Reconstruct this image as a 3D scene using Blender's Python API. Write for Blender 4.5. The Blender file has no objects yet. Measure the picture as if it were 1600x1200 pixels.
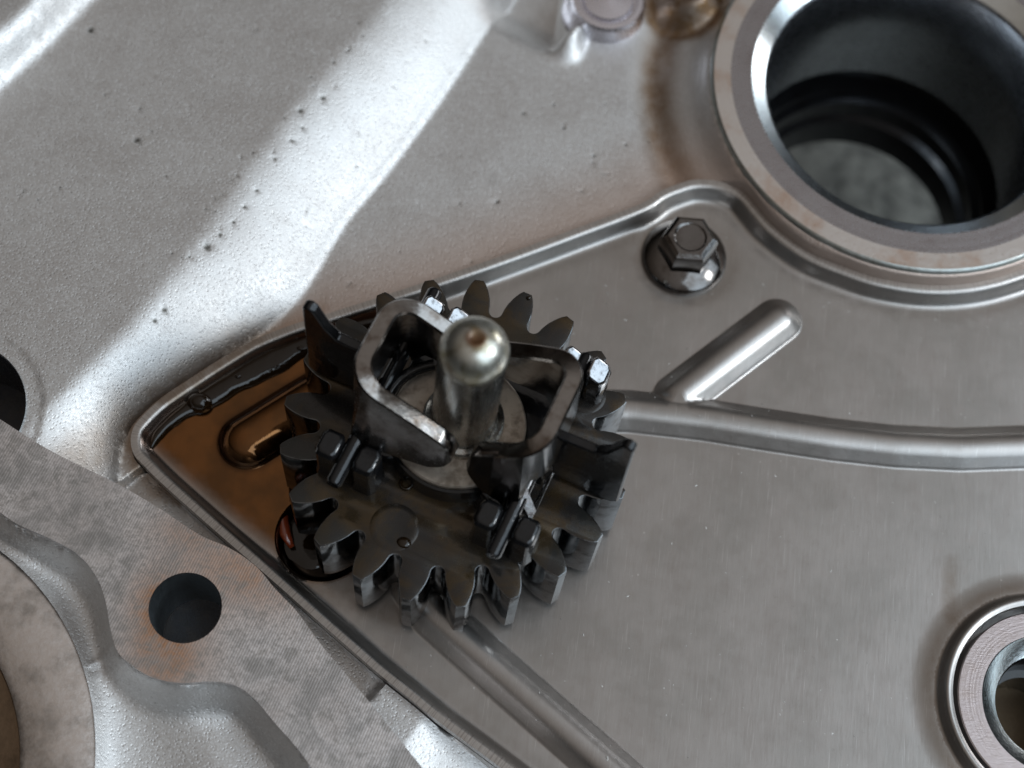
import bpy, math, random
import numpy as np
from mathutils import Matrix, Vector
from mathutils.geometry import delaunay_2d_cdt

random.seed(7); rng = np.random.default_rng(7)
S = 0.001                                   # everything below is in millimetres
scene = bpy.context.scene

# ------------------------------------------------------------------ camera
TILT, ROLL, F = 0.4158514, -0.1481076, 2400.0
CAMZ = 156.937
GX, GY, PHASE, ZG = -4.748, 57.863, 1.888316, 11.1
ct, st, cr, sr = math.cos(TILT), math.sin(TILT), math.cos(ROLL), math.sin(ROLL)
r0 = Vector((1, 0, 0)); u0 = Vector((0, ct, st)); fw = Vector((0, st, -ct))
cr_, sr_ = cr, sr
right = cr*r0 - sr*u0; up = sr*r0 + cr*u0
cam = bpy.data.cameras.new("camera"); cam_o = bpy.data.objects.new("camera", cam)
scene.collection.objects.link(cam_o)
M = Matrix.Identity(4)
for i in range(3):
    M[i][0] = right[i]; M[i][1] = up[i]; M[i][2] = -fw[i]
M.translation = Vector((0, 0, CAMZ*S))
cam_o.matrix_world = M
cam.sensor_width = 36; cam.lens = 36*F/1600; cam.clip_start = 0.002; cam.clip_end = 20
cam.dof.use_dof = True; cam.dof.focus_distance = 0.1585; cam.dof.aperture_fstop = 20
scene.camera = cam_o

# ------------------------------------------------------------------ light
scene.view_settings.view_transform = 'Standard'; scene.view_settings.look = 'None'
scene.view_settings.gamma = 1; scene.view_settings.exposure = 0
world = bpy.data.worlds.new("World"); scene.world = world; world.use_nodes = True
wn = world.node_tree.nodes; wl = world.node_tree.links
bg = wn["Background"]
tc = wn.new("ShaderNodeTexCoord"); sx = wn.new("ShaderNodeSeparateXYZ")
wl.new(tc.outputs["Generated"], sx.inputs[0])
ramp = wn.new("ShaderNodeMapRange"); ramp.inputs[1].default_value = -0.9; ramp.inputs[2].default_value = 0.15
wl.new(sx.outputs[0], ramp.inputs[0])
mx = wn.new("ShaderNodeMix"); mx.data_type = 'RGBA'
mx.inputs[6].default_value = (0.17, 0.14, 0.115, 1); mx.inputs[7].default_value = (0.385, 0.362, 0.345, 1)
wl.new(ramp.outputs[0], mx.inputs[0]); wl.new(mx.outputs[2], bg.inputs[0])
rz = wn.new("ShaderNodeMapRange"); wl.new(sx.outputs[2], rz.inputs[0])
for i, x in enumerate((.32, .80, .05, 1.0)): rz.inputs[i+1].default_value = x
wl.new(rz.outputs[0], bg.inputs[1])

def area(name, direction, dist, sxm, sym, power, col, target=(0, 0.075, 0)):
    l = bpy.data.lights.new(name, 'AREA'); l.shape = 'RECTANGLE'; l.size = sxm; l.size_y = sym
    l.energy = power; l.color = col
    o = bpy.data.objects.new(name, l); scene.collection.objects.link(o)
    d = Vector(direction).normalized()
    o.location = Vector(target) + d*dist
    o.rotation_euler = d.to_track_quat('Z', 'Y').to_euler()
    return o
area("door_daylight", (0.66, -0.22, 0.74), 1.3, 1.70, 1.10, 12.8, (0.70, 0.86, 1.0))
area("added_glint_lamp", (0.84, -0.10, 0.60), 1.25, 0.22, 0.28, 4.0, (0.9, 0.96, 1.0))  # extra small lamp, added to sharpen white highlights on the oil
area("window_daylight", (0.75, 0.62, 0.17), 1.6, 0.6, 0.4, 4.0, (0.93, 0.96, 1.0))

# ------------------------------------------------------------------ helpers
def un(px, py, z=0.0):
    "point of the plane at height z (mm) seen at a pixel of the 1600 x 1200 photograph"
    a, b = px-800.0, 600.0-py
    a, b = cr*a+sr*b, -sr*a+cr*b
    d = (a, b*ct+F*st, b*st-F*ct)
    t = (z-CAMZ)/d[2]
    return (d[0]*t, d[1]*t)
def upl(pts, z=0.0): return np.array([un(x, y, z) for x, y in pts])

def tagg(o, label=None, cat=None, group=None, kind=None):
    if label: o["label"] = label
    if cat: o["category"] = cat
    if group: o["group"] = group
    if kind: o["kind"] = kind
    return o
def thing(name, loc, label, cat, group=None):
    o = bpy.data.objects.new(name, None); scene.collection.objects.link(o)
    o.empty_display_size = 0.005
    o.location = Vector(loc)*S
    return tagg(o, label, cat, group)
def wloc(o):
    v = Vector(o.location)
    while o.parent: o = o.parent; v = v + Vector(o.location)
    return v
def mesh(name, verts, faces, mats, parent=None, origin=None, smooth=40, mi=None, attrs=None, bevel=None, subsurf=0):
    verts = np.asarray(verts, float)
    if parent is not None: org = np.array(wloc(parent))/S
    else: org = np.array(origin if origin is not None else (0, 0, 0), float)
    me = bpy.data.meshes.new(name)
    me.from_pydata(((verts-org)*S).tolist(), [], [tuple(int(i) for i in f) for f in faces])
    if not isinstance(mats, (list, tuple)): mats = [mats]
    for m in mats: me.materials.append(m)
    if mi is not None: me.polygons.foreach_set("material_index", np.asarray(mi, dtype=np.int32))
    if attrs:
        for k, v in attrs.items():
            at = me.attributes.new(k, 'FLOAT', 'POINT'); at.data.foreach_set("value", np.asarray(v, dtype=np.float32))
    me.validate(); me.update()
    me.shade_smooth()
    if smooth is not None: me.set_sharp_from_angle(angle=math.radians(smooth))
    o = bpy.data.objects.new(name, me); scene.collection.objects.link(o)
    if parent is not None: o.parent = parent
    else: o.location = Vector(org)*S
    if bevel:
        b = o.modifiers.new("bevel", 'BEVEL'); b.width = bevel*S; b.segments = 2; b.limit_method = 'ANGLE'; b.angle_limit = math.radians(35)
    if subsurf:
        s_ = o.modifiers.new("sub", 'SUBSURF'); s_.levels = subsurf; s_.render_levels = subsurf
    return o

def lathe(name, prof, c, mats, parent=None, n=128, origin=None, smooth=35, mi=None, tilt=None, closed=False):
    "prof: (r, z) rows; c: centre (x, y); tilt: function (x,y,z) -> (x,y,z)"
    V = []; Fc = []; m = []
    k = len(prof)
    for i in range(n):
        a = 2*math.pi*i/n
        for r, z in prof: V.append((c[0]+r*math.cos(a), c[1]+r*math.sin(a), z))
    for i in range(n):
        j = (i+1) % n
        for q in range(k-1 if not closed else k):
            q2 = (q+1) % k
            Fc.append((i*k+q, j*k+q, j*k+q2, i*k+q2)); m.append(mi[q] if mi else 0)
    V = np.array(V)
    if tilt is not None: V = np.array([tilt(*p) for p in V])
    # collapse poles
    return mesh(name, V, Fc, mats, parent, origin, smooth, m)

def prism(poly, z0, z1):
    n = len(poly); V = [(x, y, z0) for x, y in poly]+[(x, y, z1) for x, y in poly]
    Fc = [tuple(range(n-1, -1, -1)), tuple(range(n, 2*n))]+[(i, (i+1) % n, n+(i+1) % n, n+i) for i in range(n)]
    return V, Fc
def box(c, size, rot=None):
    V = []
    for sx_ in (-1, 1):
        for sy_ in (-1, 1):
            for sz_ in (-1, 1): V.append((c[0]+sx_*size[0]/2, c[1]+sy_*size[1]/2, c[2]+sz_*size[2]/2))
    return V, [(0, 1, 3, 2), (4, 6, 7, 5), (0, 4, 5, 1), (2, 3, 7, 6), (0, 2, 6, 4), (1, 5, 7, 3)]
def tube(path, rads, n=16, flat=1.0, cap=True):
    "round tube through 3-D points"
    P = [Vector(p) for p in path]; V = []; Fc = []
    if not hasattr(rads, '__len__'): rads = [rads]*len(P)
    for i, p in enumerate(P):
        t = (P[min(i+1, len(P)-1)]-P[max(i-1, 0)]).normalized()
        a = t.cross(Vector((0, 0, 1)));
        if a.length < 1e-3: a = Vector((1, 0, 0))
        a.normalize(); b = a.cross(t)
        for k in range(n):
            an = 2*math.pi*k/n
            V.append(tuple(p+(a*math.cos(an)+b*flat*math.sin(an))*rads[i]))
    for i in range(len(P)-1):
        for k in range(n):
            Fc.append((i*n+k, i*n+(k+1) % n, (i+1)*n+(k+1) % n, (i+1)*n+k))
    if cap:
        Fc.append(tuple(range(n-1, -1, -1))); Fc.append(tuple((len(P)-1)*n+k for k in range(n)))
    return V, Fc
def merge(*parts):
    V = []; Fc = []
    for v, f in parts:
        o = len(V); V += list(v); Fc += [tuple(i+o for i in q) for q in f]
    return V, Fc
def catmull(pts, per=8, closed=False):
    P = np.array(pts, float); n = len(P); out = []
    rngi = range(n if closed else n-1)
    for i in rngi:
        p0 = P[(i-1) % n] if (closed or i > 0) else P[0]; p1 = P[i]; p2 = P[(i+1) % n]
        p3 = P[(i+2) % n] if (closed or i+2 < n) else P[-1]
        for k in range(per):
            t = k/per
            out.append(0.5*((2*p1)+(-p0+p2)*t+(2*p0-5*p1+4*p2-p3)*t*t+(-p0+3*p1-3*p2+p3)*t**3))
    if not closed: out.append(P[-1])
    return np.array(out)
def resample(P, step, closed=False):
    P = np.array(P, float)
    if closed: P = np.vstack([P, P[:1]])
    d = np.r_[0, np.cumsum(np.hypot(*np.diff(P, axis=0).T))]
    n = max(3, int(round(d[-1]/step))); s = np.linspace(0, d[-1], n+1)
    if closed: s = s[:-1]
    return np.c_[np.interp(s, d, P[:, 0]), np.interp(s, d, P[:, 1])]
def pdist(Q, P, closed=False, signed=False):
    "distance of points Q to polyline P; signed: positive on the left of its run; also arc position"
    Q = np.asarray(Q, float); P = np.asarray(P, float)
    A = P if closed else P[:-1]; B = np.roll(P, -1, 0) if closed else P[1:]
    L = np.hypot(*(B-A).T); cum = np.r_[0, np.cumsum(L)][:-1]
    best = np.full(len(Q), 1e9); sg = np.ones(len(Q)); arc = np.zeros(len(Q))
    for a, b, l, c0 in zip(A, B, L, cum):
        if l < 1e-9: continue
        ab = (b-a)/l; t = np.clip((Q-a)@ab, 0, l); pr = a+t[:, None]*ab
        d = np.hypot(*(Q-pr).T); m = d < best-1e-9
        best[m] = d[m]; arc[m] = (c0+t)[m]
        cz = ab[0]*(Q[:, 1]-a[1])-ab[1]*(Q[:, 0]-a[0]); sg[m] = np.sign(cz)[m]
    return (best*sg if signed else best), arc
def inside(Q, P):
    Q = np.asarray(Q, float); x, y = Q[:, 0], Q[:, 1]; c = np.zeros(len(Q), bool)
    n = len(P)
    for i in range(n):
        x1, y1 = P[i]; x2, y2 = P[(i+1) % n]
        if y1 == y2: continue
        m = ((y1 > y) != (y2 > y)) & (x < (x2-x1)*(y-y1)/(y2-y1)+x1)
        c ^= m
    return c
def offset(P, d):
    "closed loop moved d to its left"
    t = np.roll(P, -1, 0)-np.roll(P, 1, 0); t /= np.hypot(*t.T)[:, None]
    return P+np.c_[-t[:, 1], t[:, 0]]*d
def ccw(P):
    x, y = P[:, 0], P[:, 1]
    return P if (x*np.roll(y, -1)-np.roll(x, -1)*y).sum() > 0 else P[::-1]
def circle(c, r, n=96): 
    a = np.arange(n)*2*math.pi/n
    return np.c_[c[0]+r*np.cos(a), c[1]+r*np.sin(a)]
def sm(t):
    t = np.clip(t, 0, 1); return t*t*(3-2*t)

def sheet(outer, holes, pts, extra_loops=()):
    "triangulate the region inside outer and outside the holes, through pts"
    V = []; E = []
    def add(loop):
        o = len(V); n = len(loop); V.extend(map(tuple, loop)); E.extend([(o+i, o+(i+1) % n) for i in range(n)])
    add(outer)
    for h in holes: add(h)
    pts = np.asarray(pts)
    k = inside(pts, outer)&(pdist(pts, outer, True)[0] > 0.12)
    for h in holes: k &= ~inside(pts, h)&(pdist(pts, h, True)[0] > 0.12)
    pts = pts[k]
    V.extend(map(tuple, pts))
    vo, eo, fo, *_ = delaunay_2d_cdt([Vector(v) for v in V], E, [], 0, 1e-6)
    vo = np.array([tuple(v) for v in vo]); fo = np.array([tuple(f) for f in fo])
    c = vo[fo].mean(1); k = inside(c, outer)
    for h in holes: k &= ~inside(c, h)
    fo = fo[k]
    a, b, c = vo[fo[:, 0]], vo[fo[:, 1]], vo[fo[:, 2]]
    cr2 = (b[:, 0]-a[:, 0])*(c[:, 1]-a[:, 1])-(b[:, 1]-a[:, 1])*(c[:, 0]-a[:, 0])
    fo[cr2 < 0] = fo[cr2 < 0][:, ::-1]
    return vo, fo
def jgrid(x0, x1, y0, y1, s, jit=0.25):
    X, Y = np.meshgrid(np.arange(x0, x1, s), np.arange(y0, y1, s)); 
    P = np.c_[X.ravel(), Y.ravel()]
    return P+rng.uniform(-jit*s, jit*s, P.shape)

# ------------------------------------------------------------------ materials
class Mat:
    def __init__(self, name):
        self.m = bpy.data.materials.new(name); self.m.use_nodes = True
        self.n = self.m.node_tree.nodes; self.l = self.m.node_tree.links
        self.b = self.n["Principled BSDF"]
        t = self.n.new("ShaderNodeTexCoord"); mp = self.n.new("ShaderNodeMapping"); mp.inputs["Scale"].default_value = (1000, 1000, 1000)
        self.l.new(t.outputs["Object"], mp.inputs[0]); self.co = mp.outputs[0]
    def set(self, **k):
        names = dict(base="Base Color", metal="Metallic", rough="Roughness", coat="Coat Weight", coatr="Coat Roughness", spec="Specular IOR Level", aniso="Anisotropic", trans="Transmission Weight", ior="IOR")
        for a, v in k.items():
            s = self.b.inputs[names[a]]
            if hasattr(v, 'default_value') or isinstance(v, bpy.types.NodeSocket): self.l.new(v, s)
            else: s.default_value = (*v, 1) if isinstance(v, tuple) else v
        return self
    def map(self, scale, rot=(0, 0, 0)):
        mp = self.n.new("ShaderNodeMapping"); mp.inputs["Scale"].default_value = scale; mp.inputs["Rotation"].default_value = rot
        self.l.new(self.co, mp.inputs[0]); return mp.outputs[0]
    def noise(self, scale, detail=4, rough=0.6, co=None, dist=0, dim=None):
        t = self.n.new("ShaderNodeTexNoise"); t.inputs["Scale"].default_value = scale; t.inputs["Detail"].default_value = detail
        t.inputs["Roughness"].default_value = rough; t.inputs["Distortion"].default_value = dist
        if dim == 1:
            t.noise_dimensions = '1D'; self.l.new(co, t.inputs["W"])
        else: self.l.new(co or self.co, t.inputs["Vector"])
        return t.outputs[0]
    def voro(self, scale, out=0, co=None, rnd=1.0):
        t = self.n.new("ShaderNodeTexVoronoi"); t.inputs["Scale"].default_value = scale; t.inputs["Randomness"].default_value = rnd
        self.l.new(co or self.co, t.inputs["Vector"]); return t.outputs[out]
    def ramp(self, v, a, b, lo=0.0, hi=1.0, smooth=True):
        t = self.n.new("ShaderNodeMapRange"); t.interpolation_type = 'SMOOTHSTEP' if smooth else 'LINEAR'
        for i, x in enumerate((a, b, lo, hi)): t.inputs[i+1].default_value = x
        self.l.new(v, t.inputs[0]); return t.outputs[0]
    def math(self, op, a, b=None):
        t = self.n.new("ShaderNodeMath"); t.operation = op
        for i, x in enumerate((a, b)):
            if x is None: continue
            if isinstance(x, (int, float)): t.inputs[i].default_value = x
            else: self.l.new(x, t.inputs[i])
        return t.outputs[0]
    def mix(self, f, a, b):
        t = self.n.new("ShaderNodeMix"); t.data_type = 'RGBA'
        for i, x in ((0, f), (6, a), (7, b)):
            if isinstance(x, (int, float)): t.inputs[i].default_value = x
            elif isinstance(x, tuple): t.inputs[i].default_value = (*x, 1)
            else: self.l.new(x, t.inputs[i])
        return t.outputs[2]
    def attr(self, name):
        t = self.n.new("ShaderNodeAttribute"); t.attribute_name = name; return t.outputs["Fac"]
    def bump(self, h, strength=0.5, dist=0.0001, prev=None):
        t = self.n.new("ShaderNodeBump"); t.inputs["Strength"].default_value = strength; t.inputs["Distance"].default_value = dist
        self.l.new(h, t.inputs["Height"])
        if prev is not None: self.l.new(prev, t.inputs["Normal"])
        self.l.new(t.outputs[0], self.b.inputs["Normal"]); return t.outputs[0]

def m_cast():
    m = Mat("sandcast_aluminium")
    n1 = m.noise(0.12, 3); fine = m.noise(4.2, 3, 0.7); sp = m.voro(2.6)
    c = m.mix(m.ramp(n1, .35, .65), (.60, .585, .57), (.68, .675, .665))
    c = m.mix(m.ramp(fine, .50, .68, 0, .55), c, (.88, .88, .88)); f2 = m.noise(2.4, 4, .7); c = m.mix(m.ramp(f2, .55, .72, 0, .35), c, (.30, .285, .27)); c = m.mix(m.ramp(m.noise(.45, 4, .7), .55, .75, 0, .3), c, (.40, .375, .36))
    stn = m.attr("stain_shade"); c = m.mix(m.math('MULTIPLY', stn, m.ramp(m.noise(.5, 3), .3, .7, .75, 1)), c, (.20, .115, .05))
    wrm = m.attr("warm"); c = m.mix(wrm, c, (.50, .35, .27))
    pit = m.attr("pit"); c = m.mix(pit, c, (.035, .03, .015))
    gr = m.ramp(m.noise(1.6, 5, .75), .60, .72, 0, .30); c = m.mix(m.math('MULTIPLY', gr, m.attr("grime")), c, (.08, .075, .055))
    m.set(base=c, metal=.92, rough=m.ramp(fine, .3, .7, .44, .60))
    h = m.math('ADD', m.math('MULTIPLY', fine, .6), m.math('MULTIPLY', m.ramp(sp, .0, .45), .8))
    m.bump(h, .42, .00009)
    return m.m
def m_plate():
    m = Mat("stamped_steel")
    n1 = m.noise(.09, 3); n2 = m.noise(.6, 5, .65); grain = m.noise(2.5, 3, .6, m.map((1, .12, 1), (0, 0, .35)))
    c = m.mix(m.ramp(n1, .35, .65), (.375, .355, .335), (.435, .41, .39))
    c = m.mix(m.ramp(n2, .45, .75, 0, .35), c, (.40, .35, .32))
    c = m.mix(m.ramp(grain, .3, .7, 0, .05), c, (.30, .29, .29))
    sg = m.noise(.22, 6, .72, m.map((1, .35, 1), (0, 0, -.9)), dist=.8); c = m.mix(m.ramp(sg, .45, .68, 0, .30), c, (.35, .31, .29))
    for rot, th in ((.6, .665), (-.5, .675), (1.35, .68)):
        scr = m.noise(1.0, 2, .5, m.map((7, .16, 1), (0, 0, rot)), dist=.05); c = m.mix(m.ramp(scr, th+.01, th+.05, 0, .26), c, (.74, .72, .70))
    dirt = m.noise(1.3, 6, .8, dist=.5); c = m.mix(m.ramp(dirt, .60, .72, 0, .4), c, (.22, .19, .17))
    spk = m.ramp(m.voro(.55), .075, .045, 0, .5); spk2 = m.math('MULTIPLY', spk, m.ramp(m.noise(.35, 2), .52, .6)); c = m.mix(spk2, c, (.72, .70, .68))
    edge = m.attr("edge"); arcn = m.noise(5.5, 3, .7, m.attr("arc"), dim=1)
    c = m.mix(m.math('MULTIPLY', edge, m.ramp(arcn, .35, .65, 0, .5)), c, (.52, .48, .44))
    c = m.mix(m.math('MULTIPLY', edge, m.ramp(arcn, .48, .36, 0, .5)), c, (.2, .16, .14))
    oil = m.attr("oil"); oc = m.mix(m.ramp(m.noise(.16, 3), .35, .65), (.21, .088, .028), (.13, .060, .022))
    c = m.mix(oil, c, oc); slu = m.attr('sludge'); c = m.mix(slu, c, (.010, .006, .004))
    tan = m.attr("stain_shade"); c = m.mix(m.math('MULTIPLY', tan, m.ramp(n2, .3, .7, .5, 1)), c, (.20, .15, .11))
    inv = m.math('SUBTRACT', 1.0, oil)
    m.set(base=c, metal=.95, rough=m.math('ADD', m.math('MULTIPLY', inv, m.ramp(n2, .3, .7, .25, .31)), .07), coat=m.math('MULTIPLY', oil, .15), coatr=.06)
    m.bump(m.math('ADD', grain, m.math('MULTIPLY', arcn, edge)), .15, .00006)
    return m.m
def m_flange():
    m = Mat("machined_aluminium")
    co = m.map((1, 1, 1), (0, 0, math.radians(14)))
    w = m.n.new("ShaderNodeTexWave"); w.inputs["Scale"].default_value = 1.15; w.inputs["Distortion"].default_value = .25; w.inputs["Detail"].default_value = 1
    m.l.new(co, w.inputs["Vector"]); w = w.outputs[0]
    n1 = m.noise(.30, 6, .68, dist=.4); n2 = m.noise(.13, 3); n3 = m.noise(1.5, 5, .7)
    c = m.mix(m.ramp(n2, .35, .65), (.66, .625, .615), (.78, .75, .745))
    c = m.mix(m.ramp(n1, .44, .66, 0, .72), c, (.27, .255, .24))
    c = m.mix(m.ramp(n3, .55, .75, 0, .35), c, (.30, .28, .26))
    c = m.mix(m.math('MULTIPLY', m.attr("rust"), m.ramp(n1, .78, .42)), c, (.50, .25, .12))
    dk = m.ramp(m.noise(2.2, 4, .8, dist=1), .70, .74, 0, .8); c = m.mix(dk, c, (.07, .05, .04))
    c = m.mix(m.math('MULTIPLY', w, .12), c, (.76, .72, .70)); spt = m.noise(.9, 6, .75, dist=.6); c = m.mix(m.ramp(spt, .48, .64, 0, .6), c, (.31, .30, .28)); w2 = m.ramp(m.noise(3.0, 4, .7), .4, .62, 0, .45); c = m.mix(w2, c, (.36, .34, .33))
    m.set(base=c, metal=.85, rough=m.ramp(n1, .3, .7, .33, .45))
    m.bump(w, .25, .00005)
    return m.m
def m_metal(name, base, rough, metal=1.0, nscale=.6, var=.3, dark=(.1, .08, .06), coat=0.0, bump=.1, bscale=3.0, bdist=.00008, stretch=None, spec=.5):
    m = Mat(name); n = m.noise(nscale, 5, .65)
    co = m.map(stretch) if stretch else None
    f = m.noise(bscale, 3, .6, co)
    c = m.mix(m.ramp(n, .42, .72, 0, var), base, dark)
    m.set(base=c, metal=metal, rough=m.ramp(f, .3, .7, rough*.85, rough*1.15), coat=coat, coatr=.08, spec=spec)
    m.bump(f, bump, bdist)
    return m.m
def m_gearface():
    m = Mat("oily_gear_face")
    n1 = m.noise(.17, 4, .6, dist=.6); f = m.noise(2.0, 3); n5 = m.noise(.6, 5, .7)
    c = m.mix(m.ramp(n1, .40, .62), (.034, .031, .029), (.062, .041, .020))
    c = m.mix(m.ramp(m.noise(.12, 2), .5, .65, 0, .5), c, (.030, .034, .032))
    c = m.mix(m.ramp(n5, .45, .7, 0, .5), c, (.025, .022, .020))
    m.set(base=c, metal=.6, rough=m.ramp(n5, .35, .65, .16, .34), coat=.2, coatr=.08)
    m.bump(n1, .10, .0004)
    return m.m
CAST = m_cast(); PLATE = m_plate(); FLANGE = m_flange(); GEARFACE = m_gearface()
GEARSIDE = m_metal("oily_gear_steel", (.15, .155, .16), .13, var=.85, dark=(.02, .017, .015), bscale=2.0, bump=.12, stretch=(1, 1, .15))
BLACKOIL = m_metal("black_oily_steel", (.010, .010, .011), .11, metal=.2, var=.5, dark=(.004, .003, .002), coat=.5, spec=.25, bump=.3, bscale=.8, bdist=.0003)
DARKSTEEL = m_metal("dark_wet_steel", (.07, .067, .067), .16, var=.5, dark=(.03, .02, .015), coat=.4, bump=.10, bscale=1.0, bdist=.0002)
ARMSTEEL = m_metal("arm_steel", (.27, .25, .235), .19, var=.9, nscale=.45, dark=(.085, .055, .035), coat=.3, bump=.2, bscale=1.4, bdist=.00015)
SPINDLE = m_metal("ground_spindle_steel", (.50, .49, .46), .26, var=.25, dark=(.2, .16, .1), bump=.08, bscale=2, stretch=(1, 1, .2))
WASHER = m_metal("worn_washer_steel", (.50, .43, .36), .42, metal=.75, var=.7, nscale=.55, dark=(.12, .085, .06), bump=.4, bscale=1.3)
RING = m_metal("turned_ring_face", (.74, .70, .67), .32, var=.75, nscale=.16, dark=(.52, .33, .22), bump=.25, bscale=2.2)
RINGIN = m_metal("turned_ring_inner_face", (.40, .385, .40), .28, var=.3, nscale=.3, dark=(.24, .2, .2), bump=.2, bscale=2.2)
CHAMF = m_metal("bright_chamfer", (.78, .82, .82), .22, var=.25, dark=(.5, .5, .5), bump=.15)
BORE = m_metal("honed_bore", (.5, .52, .55), .26, var=.3, dark=(.15, .15, .16), bump=.12, bscale=2, stretch=(.4, .4, 3))
BLACK = m_metal("shadowed_steel", (.03, .03, .033), .3, metal=.5, bump=.1)
BOLT = m_metal("oily_bolt_steel", (.17, .16, .155), .13, var=.8, nscale=.35, dark=(.045, .03, .02), coat=.6, bump=.12, bscale=.9, bdist=.0002)
def m_dome():
    m = Mat("domed_tip_steel")
    n = m.noise(.45, 4, .6, dist=.5); f = m.noise(2.2, 3)
    c = m.mix(m.ramp(n, .42, .66, 0, .75), (.60, .59, .53), (.27, .225, .12))
    # brown mark worn around the centre of the tip
    c = m.mix(m.attr("tipmark"), c, (.16, .06, .02)); 
    m.set(base=c, metal=.9, rough=m.ramp(f, .3, .7, .27, .34)); m.bump(f, .12, .0001); return m.m
DOME = m_dome()
def m_oil():
    m = Mat("engine_oil"); m.set(base=(.012, .006, .002), metal=0.0, rough=.04, coat=.15, coatr=.02, ior=1.45)
    m.bump(m.noise(.5, 2), .15, .0005); return m.m
OIL = m_oil()
def m_amber():
    m = Mat("amber_reflection"); m.set(base=(.20, .035, .012), metal=0.0, rough=.08, coat=1.0); return m.m
AMBER = m_amber()
def m_ground():
    m = Mat("grey_matting"); n = m.noise(.22, 6, .7, dist=.3); 
    m.set(base=m.mix(m.ramp(n, .35, .65), (.06, .06, .055), (.19, .19, .17)), rough=.9); m.bump(n, .6, .003); return m.m
GROUND = m_ground()

# ------------------------------------------------------------------ layout lines (traced on their own planes)
RC = np.array([43.02, 114.0]); RR = 24.75          # bearing tower
ZR = 4.0; ZF = 6.9                                 # heights of the tower and of the flange
BC = np.array([60.35, 41.95])                       # small boss through the plate
SC = np.array([-61.97, 16.24])                        # oil seal seat, lower left
SR1 = 27.9; SR2 = 20.4
FH = np.array([-28.75, 37.07])                       # bolt hole in the flange

rim_px = [(205, 695), (206, 678), (215, 660), (250, 626), (300, 592), (350, 560), (400, 531), (450, 511), (500, 495), (550, 479), (600, 463),
          (700, 430), (800, 395), (900, 358), (1000, 320), (1030, 301), (1056, 290), (1086, 282), (1124, 285), (1161, 300), (1187, 328), (1210, 356)]
rimw = [un(x, y, 1.5) for x, y in rim_px]
for x, y in ((1262, 394), (1319, 418), (1375, 436), (1450, 445), (1525, 441), (1600, 421), (1680, 385)): rimw.append(un(x, y, 1.5))
rimw += [(75, 100), (82, 60), (80, 6), (40, 4)]
low_px = [(1090, 1434), (1000, 1366), (900, 1290), (782, 1200), (682, 1126), (645, 1096), (589, 1051), (550, 1017), (495, 969), (450, 929), (400, 885), (350, 842), (300, 798), (250, 753), (222, 725), (210, 712)]
rimw += [un(x, y, 1.5) for x, y in low_px]
rim = np.array(rimw)
d = rim-RC; rr_ = np.hypot(*d.T); k = rr_ < RR+.7
rim[k] = RC+d[k]/rr_[k][:, None]*(RR+.7)
rim = ccw(resample(catmull(rim, 8, True), .6, True))

# ------------------------------------------------------------------ stamped plate
plate = thing("baffle_plate", (0, 60, 0), "grey stamped steel plate with raised edge and pressed ribs, lying under the black gear", "metal plate")
ribs = [([(800, 636), (985, 639), (1100, 652), (1200, 668), (1300, 683), (1400, 694), (1500, 699), (1700, 692)], 2.65),
        ([(1060, 616), (1218, 496)], 2.8),
        ([(650, 915), (677, 957), (770, 1040), (866, 1124), (955, 1202), (1070, 1303)], 2.65),
        ([(386, 686), (470, 634), (620, 545)], 3.35)]
ribs = [(upl(p, .8), w) for p, w in ribs]
DIMP = un(503, 838, 0); DR = 4.5
BOLTC = np.array(un(1070, 397, .8))
def ring_lip(r):   # pressed collar round the boss hole
    return 1.5*sm((14.2-r)/2.0)
def plate_z(P, dr):
    z = 1.7*(1-sm((dr-.75)/1.35))
    z = z-.12*np.exp(-((dr-2.4)/.5)**2)
    h = np.zeros(len(P))
    for c, w in ribs:
        dd = pdist(P, c)[0]
        t = np.clip((w-dd)/w, 0, 1)
        q_ = t/.86; prof = (2.4 if c[-1][1] < 40 and c[0][1] < 60 else 2.05)*np.where(q_ < .75, q_, .75+(1-np.exp(-(q_-.75)/.14))*.14)*sm(t/.10)
        if w > 2.9: prof = 2.3*(1-(1-t)**2.2)*sm(t/.12)
        h = np.maximum(h, prof)
    z = z+h
    r = np.hypot(*(P-BC).T); z = z+.3*sm((14.5-r)/2.6)+1.35*sm((11.95-r)/.8)-.2*sm((10.85-r)/.3)
    r = np.hypot(*(P-np.array(DIMP)).T); z = z-2.3*sm((DR+.5-r)/1.0)
    r = np.hypot(*(P-BOLTC).T); z = z-.15*sm((6.3-r)/1.0)
    return z
gp = jgrid(-60, 82, -5, 112, .75)
fine = [jgrid(-60, 82, -5, 112, .33)]
fp = fine[0]
kk = np.zeros(len(fp), bool)
for c, w in ribs: kk |= pdist(fp, c)[0] < w+.6
kk |= np.hypot(*(fp-BC).T) < 15
kk |= np.abs(np.hypot(*(fp-np.array(DIMP)).T)-DR) < 1.2
kk &= (fp[:, 0] < 66)
gp = np.vstack([gp[~(pdist(gp, rim, True)[0] < 2.4)], fp[kk]])
dloops = [circle(DIMP, q, 90) for q in (DR-.8, DR-.55, DR-.3, DR-.1, DR+.1, DR+.3, DR+.5, DR+.8)]
gp = gp[np.abs(np.hypot(*(gp-np.array(DIMP)).T)-DR) > 1.0]
loops = dloops+[offset(rim, q) for q in (.3, .6, .85, 1.1, 1.35, 1.6, 1.9, 2.15, 2.6)]
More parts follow.
